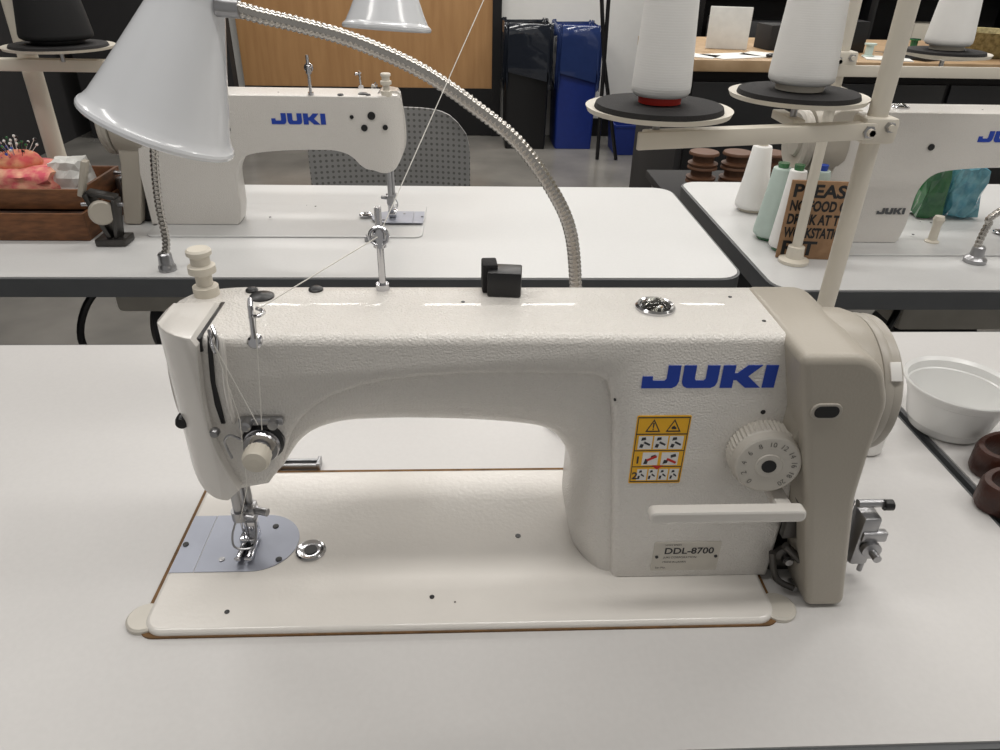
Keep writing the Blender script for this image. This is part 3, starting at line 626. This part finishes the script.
# left stand
y5=1.30
xp=V(45,115,y5); T3=empty('thread_stand',(xp.x,xp.y,TZ),'cream thread stand with black thread cone beside wooden trays','thread stand','thread stands')
stand_pole(T3,xp.x,xp.y,1.42,.015)
d4=V(60,48,y5-.05); dish(T3,d4,.080)
mk('cross_arm',box((d4.x-.06,y5-.04,d4.z-.026),(.24,.02,.018),.002),m_cream,T3)
cone(d4+Vector((0,0,.0072)),.052,.15,m_thb,'black thread cone on spool dish',.65,m_blk)
# ---------------------------------------------------------------- right foreground bowl etc
c=G(945,433); rb=.049
def bowl():
    prof=[(.0001,.0012),(rb*.64,.0008),(rb*.68,.002),(rb*.74,.010),(rb*.76,.011),(rb*.90,.040),(rb*.93,.041),(rb*.955,.047),(rb*1.03,.049),(rb*1.035,.051),(rb*1.02,.052),(rb*.945,.049),(rb*.915,.042),(rb*.885,.041),(rb*.735,.012),(rb*.66,.003),(.0001,.0022)]
    return lathe(prof,(c.x+.006,c.y+.012,TZ),(0,0,1),64)
mk('plastic_bowl',bowl(),m_bowl,label='empty white plastic bowl on the grey table',cat_='bowl',ang=30)
c=G(876,462)
OBt=empty('oil_bottle',(c.x,c.y,TZ),'small white bottle with blue cap behind the hand wheel','bottle')
mk('bottle_body',lathe([(.014,.0005),(.016,.003),(.016,.06),(.011,.072),(.007,.078)],(c.x-.002,c.y+.022,TZ),(0,0,1),28),m_white,OBt)
mk('bottle_cap',lathe([(.008,.077),(.008,.090),(.004,.098),(.002,.100)],(c.x-.002,c.y+.022,TZ),(0,0,1),20),m_blcap,OBt)
for i,(px,py,rz) in enumerate(((1003,468,.3),(1014,505,.1))):
    c=G(px,py); 
    vs,fs=lathe([(.030,0),(.032,.003),(.032,.018),(.030,.021),(.025,.021),(.0235,.018),(.0235,.003),(.025,0)],(0,0,0),(0,0,1),30,closed=True)
    rm=Matrix.Rotation(rz,3,'Z')
    mk('leather_cuff',([rm@Vector((v.x*1.15,v.y*.7,v.z*1.2))+Vector((c.x,c.y,TZ+.0005)) for v in vs],fs),m_leather,label='dark brown leather cuff lying on the table',cat_='leather cuff',group='leather cuffs')
# ---------------------------------------------------------------- right table things
def cn(px,py,r,h,mat,lab,base=None):
    c=G(px,py); return cone(Vector((c.x,c.y,TZ+.0004)),r,h,mat,lab,.55,base)
cn(750,210,.029,.118,m_thr,'white thread cone standing on the rear table')
cn(768,238,.026,.118,m_thg,'pale seafoam thread cone with green base beside kraft sign',m_green)
# kraft sign
pa=G(777,257); pb=G(846,264); yS=(pa.y+pb.y)/2+.004; sx0=pa.x; sx1=pb.x; zt=V(820,182,yS).z
KS=empty('kraft_sign',((sx0+sx1)/2,yS,TZ),'kraft brown notice board with black lettering on the table','sign')
mk('sign_panel',box(((sx0+sx1)/2,yS+.003,(TZ+zt)/2+.0005),(sx1-sx0+.008,.004,zt-TZ),.0006),m_kraft,KS)
mk('sign_foot',box((sx0+.02,yS+.013,TZ+.006),(.004,.022,.011)),m_kraft,KS); mk('sign_foot',box((sx1-.02,yS+.013,TZ+.006),(.004,.022,.011)),m_kraft,KS)
tl=['PLEASE','NO FOOD OR','DRINK AT THE','WORKSTATION','RIT']; szs=[.026,.021,.021,.021,.03]; zz=zt-.023; gs=[]
for s,z_,fw in zip(tl,szs,(.95,.97,.97,.97,.55)):
    gs.append(text(s,z_,(sx0+.0,yS+.0007,zz),off=.0009,fit=(sx1-sx0)*fw)); zz-=.0205 if s!='WORKSTATION' else .027
mk('sign_lettering',cat(*gs),m_blk,KS)
KS.rotation_euler=(0,0,-.12)
yq=ybr-.026
for px,mt,bs_,lb_ in ((791,m_thr,m_green,'white thread cone with green top behind kraft sign'),(814,m_thg,m_blcap,'pale thread cone with blue core behind kraft sign')):
    xx=V(px,205,yq).x; cone(Vector((xx,yq,TZ+.0004)),.0205,.128,mt,lb_,.6,bs_)
c=G(931,243); mk('spool_peg',lathe([(.011,.0005),(.011,.004),(.007,.006),(.0065,.03),(.009,.04),(.007,.045),(.0001,.046)],(c.x,c.y,TZ),(0,0,1),20),m_cream,label='small cream peg standing on the rear table',cat_='peg')
def lump(c,s,seed,n=3,j=.07,sq=.7):
    random.seed(seed); bm=bmesh.new(); bmesh.ops.create_icosphere(bm,subdivisions=n,radius=1)
    for v in bm.verts:
        k=1/max(abs(v.co.x),abs(v.co.y),abs(v.co.z)); v.co=v.co*(1+(k-1)*sq)*(1+random.uniform(-j,j)); v.co=Vector((v.co.x*s[0]/2,v.co.y*s[1]/2,v.co.z*s[2]/2))
    zm=min(v.co.z for v in bm.verts); vs=[v.co+Vector(c)+Vector((0,0,-zm+.0005)) for v in bm.verts]; bm.verts.index_update(); fs=[tuple(v.index for v in f.verts) for f in bm.faces]; bm.free(); return vs,fs
yp=ybr+.145
def crumple(c,s,seed):
    random.seed(seed); bm=bmesh.new(); bmesh.ops.create_cube(bm,size=1); bmesh.ops.subdivide_edges(bm,edges=bm.edges[:],cuts=3,use_grid_fill=True)
    bmesh.ops.triangulate(bm,faces=bm.faces[:])
    for v in bm.verts:
        t=v.co.z+.5; k=1-.18*t*t
        v.co=Vector((v.co.x*s[0]*k+random.uniform(-1,1)*s[0]*.07,v.co.y*s[1]*k+random.uniform(-1,1)*s[1]*.09,v.co.z*s[2]+random.uniform(-1,1)*s[2]*.05))
    zm=min(v.co.z for v in bm.verts); vs=[v.co+Vector(c)+Vector((0,0,-zm+.0005)) for v in bm.verts]; bm.verts.index_update(); fs=[tuple(v.index for v in f.verts) for f in bm.faces]; bm.free(); return vs,fs
def flatmk(*a,**k):
    ob=mk(*a,**k)
    for p in ob.data.polygons: p.use_smooth=False
    return ob
c=V(931,190,yp); flatmk('plastic_pouch',crumple((c.x,yp,TZ),(.044,.035,.085),3),m_green,label='crumpled green plastic pouch on the rear table',cat_='pouch')
c=V(963,190,yp); flatmk('plastic_pouch',crumple((c.x,yp,TZ),(.056,.042,.083),5),m_aqua,label='shiny aqua plastic pouch on the rear table',cat_='pouch')
# ---------------------------------------------------------------- left table : wooden trays
def tray(name,x0,x1,y0,y1,z0,h,label):
    e=empty(name,((x0+x1)/2,(y0+y1)/2,z0),label,'wooden tray','wooden trays'); t=.005; cx=(x0+x1)/2; cy=(y0+y1)/2
    mk('tray_floor',box((cx,cy,z0+.003),(x1-x0-2*t,y1-y0-2*t,.005)),m_wood2,e)
    for a in ((cx,y0+t/2,x1-x0,t),(cx,y1-t/2,x1-x0,t),(x0+t/2,cy,t,y1-y0-2*t),(x1-t/2,cy,t,y1-y0-2*t)):
        mk('tray_wall',box((a[0],a[1],z0+h/2+.0005),(a[2],a[3],h),.0006),m_wood2,e)
    return e
x1=G(97,236).x; yt=G(50,241).y
tray('wooden_tray',x1-.26,x1,yt,yt+.17,TZ,.042,'dark laser-cut wooden tray lying flat on the table')
tray('wooden_tray',x1-.25,x1-.005,yt+.02,yt+.16,TZ+.043,.03,'dark wooden tray stacked on another, holding pincushion')
zt_=TZ+.043+.0058
pc=V(18,178,yt+.07); pc=Vector((pc.x,yt+.085,zt_))
mk('pink_cloth',lump((pc.x,pc.y,zt_),(.125,.09,.045),9,3,.10),m_pink,label='crumpled pink patterned cloth in wooden tray',cat_='cloth',ang=60)
pc.z=zt_+.030; vs,fs=sphere((0,0,0),.030,(1.15,1,.55),32)
vs=[Vector((v.x*(1+.06*math.cos(6*math.atan2(v.y,v.x))),v.y*(1+.06*math.cos(6*math.atan2(v.y,v.x))),v.z)) for v in vs]
PC=empty('pincushion',(pc.x,pc.y,pc.z),'reddish pink pincushion full of pins on pink cloth','pincushion')
mk('cushion',([v+pc+Vector((0,0,.0205)) for v in vs],fs),m_tom,PC,ang=80)
random.seed(7)
for i in range(44):
    d=Vector((random.uniform(-1,1),random.uniform(-1,1),random.uniform(.7,1.4))).normalized(); s=pc+Vector((0,0,.0205))+Vector((d.x*.030,d.y*.027,d.z*.014)); t=s+d*random.uniform(.010,.026)
    mk('pin',cat(cyl(s,t,.0004,6),sphere(t,.0022,n=8)),(m_blk,m_white,m_blcap,m_green,m_white,m_blk)[i%6],PC)
c=Vector((x1-.045,yt+.09,TZ)); flatmk('tissue',crumple((c.x-.002,c.y,zt_),(.055,.05,.05),8),m_paper,label='crumpled white tissue in wooden tray',cat_='tissue')
# bobbin winder beside the rear machine
c=G(116,243); BWn=empty('bobbin_winder',(c.x,c.y,TZ),'dark steel bobbin winder screwed to the table by rear machine','bobbin winder')
mk('winder_base',box((c.x,c.y,TZ+.006),(.045,.036,.011),.002),m_dsteel,BWn)
mk('winder_frame',cat(box((c.x-.012,c.y,TZ+.045),(.008,.026,.07),.002,ry=-.3),box((c.x+.012,c.y,TZ+.04),(.006,.026,.06),.002,ry=.15),box((c.x-.002,c.y,TZ+.075),(.04,.02,.006),.001,ry=.2)),m_dsteel,BWn)
mk('winder_wheel',lathe([(.016,-.005),(.018,-.003),(.018,.003),(.016,.005)],(c.x-.002,c.y-.014,TZ+.052),(.5,-1,0),24),m_cover,BWn,label='grey-beige friction wheel')
mk('winder_spindle',cyl((c.x-.035,c.y,TZ+.06),(c.x+.025,c.y,TZ+.06),.003,12),m_steel,BWn)
mk('winder_arm',box((c.x-.02,c.y-.004,TZ+.10),(.008,.014,.055),.002,ry=.35),m_cover,BWn)
# ---------------------------------------------------------------- chair
yc_=1.68; cl=V(307,120,yc_); crr=V(470,120,yc_); ztp=V(390,107,yc_).z; cx=(cl.x+crr.x)/2; w=crr.x-cl.x
CH=empty('stacking_chair',(cx,yc_-.15,0),'grey perforated plastic stacking chair behind the sewing table','chair')
def shell(x0,x1,z0,z1,y,curve,nu=18,nv=12,th=.008,seat=False):
    vs=[];fs=[]
    for side in (0,1):
        for j in range(nv+1):
            for i in range(nu+1):
                u=i/nu*2-1; v=j/nv*2-1
                su=u*math.sqrt(max(0,1-.28*v*v*abs(v)**4*1)); sv=v*math.sqrt(max(0,1-.28*u*u*abs(u)**4))
                X=(x0+x1)/2+su*(x1-x0)/2; Z=(z0+z1)/2+sv*(z1-z0)/2; Y=y-curve*u*u+side*th
                vs.append(Vector((X,Y,Z)) if not seat else Vector((X,Z,y-curve*0+curve*u*u-side*th)))
    n=(nu+1)*(nv+1)
    for j in range(nv):
        for i in range(nu):
            a=j*(nu+1)+i; fs.append((a,a+1,a+nu+2,a+nu+1)); fs.append((n+a,n+a+nu+1,n+a+nu+2,n+a+1))
    bd=[i for i in range(nu+1)]+[j*(nu+1)+nu for j in range(1,nv+1)]+[nv*(nu+1)+i for i in range(nu-1,-1,-1)]+[j*(nu+1) for j in range(nv-1,0,-1)]
    for k in range(len(bd)): a=bd[k];b=bd[(k+1)%len(bd)]; fs.append((a,b,b+n,a+n))
    return vs,fs
mk('backrest',shell(cl.x,crr.x,.50,ztp,yc_,.03),m_perf,CH,ang=70)
mk('seat',shell(cl.x,crr.x,yc_-.46+.15,yc_-.04+.15,.46,.015,seat=True),m_perf,CH,ang=70)
for sx in (-1,1):
    for yy in (yc_-.27,yc_+.10):
        mk('leg',cyl((cx+sx*w*.42,yy,0.001),(cx+sx*w*.38,yc_-.10+(yy-yc_+.10)*.8,.452),.011,12),m_steel,CH)
mk('back_support',cat(cyl((cx-w*.3,yc_-.0,.44),(cx-w*.3,yc_+.012,.62),.009,10),cyl((cx+w*.3,yc_-.0,.44),(cx+w*.3,yc_+.012,.62),.009,10)),m_steel,CH)
# ---------------------------------------------------------------- back of room
def bin_(px0,px1,py0,py1,mat,lab,bag,dep=.42):
    c0=G(px0,py1,0);c1=G(px1,py1,0); y=(c0.y+c1.y)/2; zt=V((px0+px1)/2,py0,y).z; x0,x1=c0.x,c1.x
    e=empty('trash_bin',((x0+x1)/2,y+dep/2,0),lab,'trash bin','trash bins')
    vs=[];P_=[(0,.86),(zt*.93,.93),(zt*.93,.97),(zt,.97),(zt,.91),(zt*.3,.86)]
    for z,k in P_:
        for a,b in rrect(-1,-1,1,1,.12,3): vs.append(Vector(((x0+x1)/2+a*k*(x1-x0)/2,y+dep/2+b*k*dep/2,z+.001)))
    n=16; fs=[tuple(range(n))]+[tuple(range(5*n,6*n))]
    for k in range(5):
        for i in range(n): j=(i+1)%n; fs.append((k*n+i,k*n+j,(k+1)*n+j,(k+1)*n+i))
    mk('bin_body',(vs,fs),mat,e)
    if bag:
        vs=[]; q=rrect(-1,-1,1,1,.2,19)
        for z,k,am,bl_ in ((zt*.58,.99,.06,.035),(zt*.68,1.01,.04,.035),(zt*.80,1.0,.02,.03),(zt*.92,1.0,.01,.02),(zt*1.02,1.0,.012,.01),(zt*1.03,.94,.008,.01),(zt*.8,.86,0,0)):
            for i in range(80):
                kk=k+bl_*math.sin(i*1.9+z*7)
                vs.append(Vector(((x0+x1)/2+q[i][0]*kk*(x1-x0)/2,y+dep/2+q[i][1]*kk*dep/2,z+am*math.sin(i*.9))))
        fs=[]
        for k in range(6):
            for i in range(80): j=(i+1)%80; fs.append((k*80+i,k*80+j,(k+1)*80+j,(k+1)*80+i))
        mk('bin_liner',(vs,fs),bag,e,flip=False,ang=80)
    return e
bin_(502,548,28,150,m_blk,'tall black trash bin with dark liner against the wall',m_bag)
bin_(552,594,30,150,m_binb,'tall blue recycling bin with blue-grey liner',m_bagb)
bin_(612,650,126,156,m_binb,'low blue recycling tub on the floor',None,.3)
fsA=G(597,160,0); 
FS=empty('folding_stand',(fsA.x,fsA.y,0),'black folding metal stand leaning near the bins','stand')
mk('stand_tube',tube([Vector((fsA.x+.12,fsA.y,.005)),V(604,60,fsA.y),V(601,-20,fsA.y)],.012,8),m_blk,FS)
mk('stand_tube',tube([Vector((fsA.x+.0,fsA.y,.005)),V(605,50,fsA.y),V(610,-20,fsA.y)],.012,8),m_blk,FS)
# workbench
wy=2.75; wl=V(690,60,wy).x; 
WB=empty('workbench',(wl+1.0,wy+.4,0),'long workbench with light wood top and dark cabinet front','workbench')
zt=.80
mk('benchtop',box((wl+1.0,wy+.4,zt),(2.04,.8,.04),.004),m_bench,WB)
mk('cabinet_body',box((wl+1.0,wy+.42,zt/2-.01),(1.98,.72,zt-.03),.003),m_walld,WB)
for i in range(4):
    mk('cabinet_door',box((wl+.27+.49*i,wy+.05,.40),(.47,.018,.68),.003),m_blk,WB)
def bx(name,px,yy,s,mat,lab,c_,rz=0):
    g=V(px,40,yy); return mk(name,box((g.x,yy,zt+.0205+s[2]/2),s,.002 if s[2]>.006 else 0,rz=rz),mat,label=lab,cat_=c_)
bx('notice_card',727,3.08,(.16,.01,.15),m_paper,'white printed notice card standing on the workbench','card',-.2)
bx('paper_sheet',735,2.86,(.20,.14,.002),m_paper,'white paper sheet lying on the workbench','paper',.4)
bx('paper_sheet',706,2.84,(.10,.10,.002),m_paper,'white paper sheet lying on the workbench','paper',-.6)
bx('paper_sheet',763,2.92,(.14,.12,.002),m_paper,'white paper sheet lying on the workbench','paper',.9)
bx('paper_sheet',892,2.85,(.16,.12,.003),m_paper,'white paper sheet lying on the workbench','paper',-.3)
bx('notebook',930,2.86,(.14,.10,.018),m_blk,'black notebook lying on the workbench','book',.5)
bx('tool_box',838,3.1,(.16,.14,.11),m_blk,'black tool box on the workbench','box',.0)
bx('tool_box',778,3.12,(.14,.12,.09),m_walld,'dark grey tool box at the back of the workbench','box',.15)
g=V(985,40,3.0); mk('woven_basket',lathe([(.0001,.001),(.10,.001),(.12,.02),(.15,.085),(.155,.09),(.145,.087),(.112,.024),(.095,.006),(.0001,.005)],(g.x,3.0,zt+.0205),(0,0,1),40),m_tan,label='olive-tan woven basket on the workbench',cat_='basket')
def scis(px,yy,ang,lab,hm):
    g=V(px,45,yy); z=zt+.025; e=empty('scissors',(g.x,yy,z),lab,'scissors','scissors'); d=Vector((math.cos(ang),math.sin(ang),0)); nn=Vector((-d.y,d.x,0)); o=Vector((g.x,yy,z))
    mk('blade',cat(prism([(0,-.006),(.10,-.001),(.10,.001),(0,.006)],o,d,nn,.002),prism([(0,-.006),(.10,-.001),(.10,.001),(0,.006)],o+Vector((0,0,.002)),(d+nn*.15).normalized(),(nn-d*.15).normalized(),.002)),m_steel,e)
    for s_ in (-1,1):
        c=o-d*.05+nn*.02*s_; mk('handle',tube([c+d*.028*math.cos(t)+nn*.015*math.sin(t)+Vector((0,0,.003)) for t in [k*math.pi/8 for k in range(17)]],.005,8),hm,e)
scis(905,2.96,2.4,'blue-handled scissors lying on the workbench',m_blcap); scis(790,2.84,.4,'black-handled scissors lying on the workbench',m_blk)
for px,yy,mt,nm in ((812,2.95,m_blcap,'blue'),(915,3.10,m_green,'green'),(872,2.9,m_thg,'pale green')):
    g=V(px,40,yy); mk('small_spool',lathe([(.022,0),(.022,.005),(.014,.007),(.014,.04),(.022,.042),(.022,.047)],(g.x,yy,zt+.0205),(0,0,1),20),mt,label=nm+' spool standing on the workbench',cat_='spool',group='spools on the workbench')
# storage shelf behind
sy=4.4; s0=V(700,10,sy).x; s1=V(1040,10,sy).x
SH=empty('storage_shelf',((s0+s1)/2,sy,0),'black storage shelf filled with boxes against the wall','shelf')
for xx in (s0,(s0+s1)/2,s1): mk('upright',box((xx,sy+.15,.9),(.04,.34,1.8),.003),m_blk,SH)
for z in (.15,.6,1.05,1.5): mk('shelf_board',box(((s0+s1)/2,sy+.15,z),(s1-s0,.34,.03),.003),m_leg,SH)
mk('back_panel',box(((s0+s1)/2,sy+.33,.9),(s1-s0,.02,1.8)),m_walld,SH)
random.seed(3); cols=[m_tan,m_blkm,m_paper,m_blcap,m_leg,m_cream,m_reel]
for z in (.615,1.065):
    x=s0+.12
    while x<s1-.2:
        w_=random.uniform(.12,.26);h_=random.uniform(.12,.3)
        if abs(x+w_/2-(s0+s1)/2)>w_/2+.03: mk('storage_box',box((x+w_/2,sy+.12,z+h_/2+.001),(w_,.22,h_),.004),random.choice(cols),label='storage box on the black shelf',cat_='box',group='boxes on the storage shelf')
        x+=w_+.03
# cart with brown reels
ry=1.62; r0=V(706,170,ry)
CT=empty('storage_cart',(r0.x+.08,ry+.08,0),'dark low storage cart behind the sewing table','cart')
ctz=.655
mk('cart_top',box((r0.x+.07,ry+.08,ctz),(.30,.30,.02),.003),m_walld,CT); mk('cart_body',box((r0.x+.07,ry+.09,ctz/2-.004),(.27,.25,ctz-.012),.003),m_blk,CT)
for i in range(3):
    for k in range(3):
        mk('brown_reel',lathe([(.032,0),(.034,.003),(.034,.006),(.024,.009),(.024,.022),(.034,.025),(.034,.028),(.032,.031)],(r0.x+.0+i*.078,ry+.03,ctz+.0105+k*.0315),(0,0,1),24),m_reel,label='brown ribbon reel stacked on dark cart',cat_='reel',group='brown reels')
# under-table units
for (xc,yc2) in ((e1.x-.12,e1.y),(V(965,310,e2.y).x,e2.y)):
    OP=empty('motor_unit',(xc,yc2,.45),'grey sewing motor and oil pan hung under the rear table','motor')
    mk('oil_pan',box((xc,yc2,.668),(.34,.17,.10),.01),m_tag,OP)
    mk('motor_housing',lathe([(.05,-.09),(.06,-.08),(.06,.05),(.045,.06),(.02,.062),(.02,.08)],(xc-.05,yc2,.56),(1,0,0),28),m_leg,OP)
    mk('hanging_cable',tube(cr([(xc-.15,yc2-.03,.64),(xc-.19,yc2-.10,.66),(xc-.22,yc2-.12,.58),(xc-.17,yc2-.10,.50),(xc-.08,yc2-.05,.53)],8),.006,8),m_blk,OP)
# ---------------------------------------------------------------- lights
def area(x,y,sx,sy,p,col=(1,.972,.935),z=2.76):
    l=bpy.data.lights.new('ceiling_and_fill_light','AREA'); l.shape='RECTANGLE'; l.size=sx; l.size_y=sy; l.energy=p; l.color=col
    o=bpy.data.objects.new('ceiling_and_fill_light',l); SC.collection.objects.link(o); o.location=(x,y,z)
for x in (-1.2,.3,1.8):
    area(x,.2,1.2,.25,11.6); area(x,1.7,1.2,.25,12.0); area(x,3.4,1.2,.25,17); area(x,4.75,1.2,.25,19)  # rearmost row is added fill to brighten the back wall
w=bpy.data.worlds.new('world'); SC.world=w; w.use_nodes=True; w.node_tree.nodes['Background'].inputs[0].default_value=(1,.975,.94,1); w.node_tree.nodes['Background'].inputs[1].default_value=.32
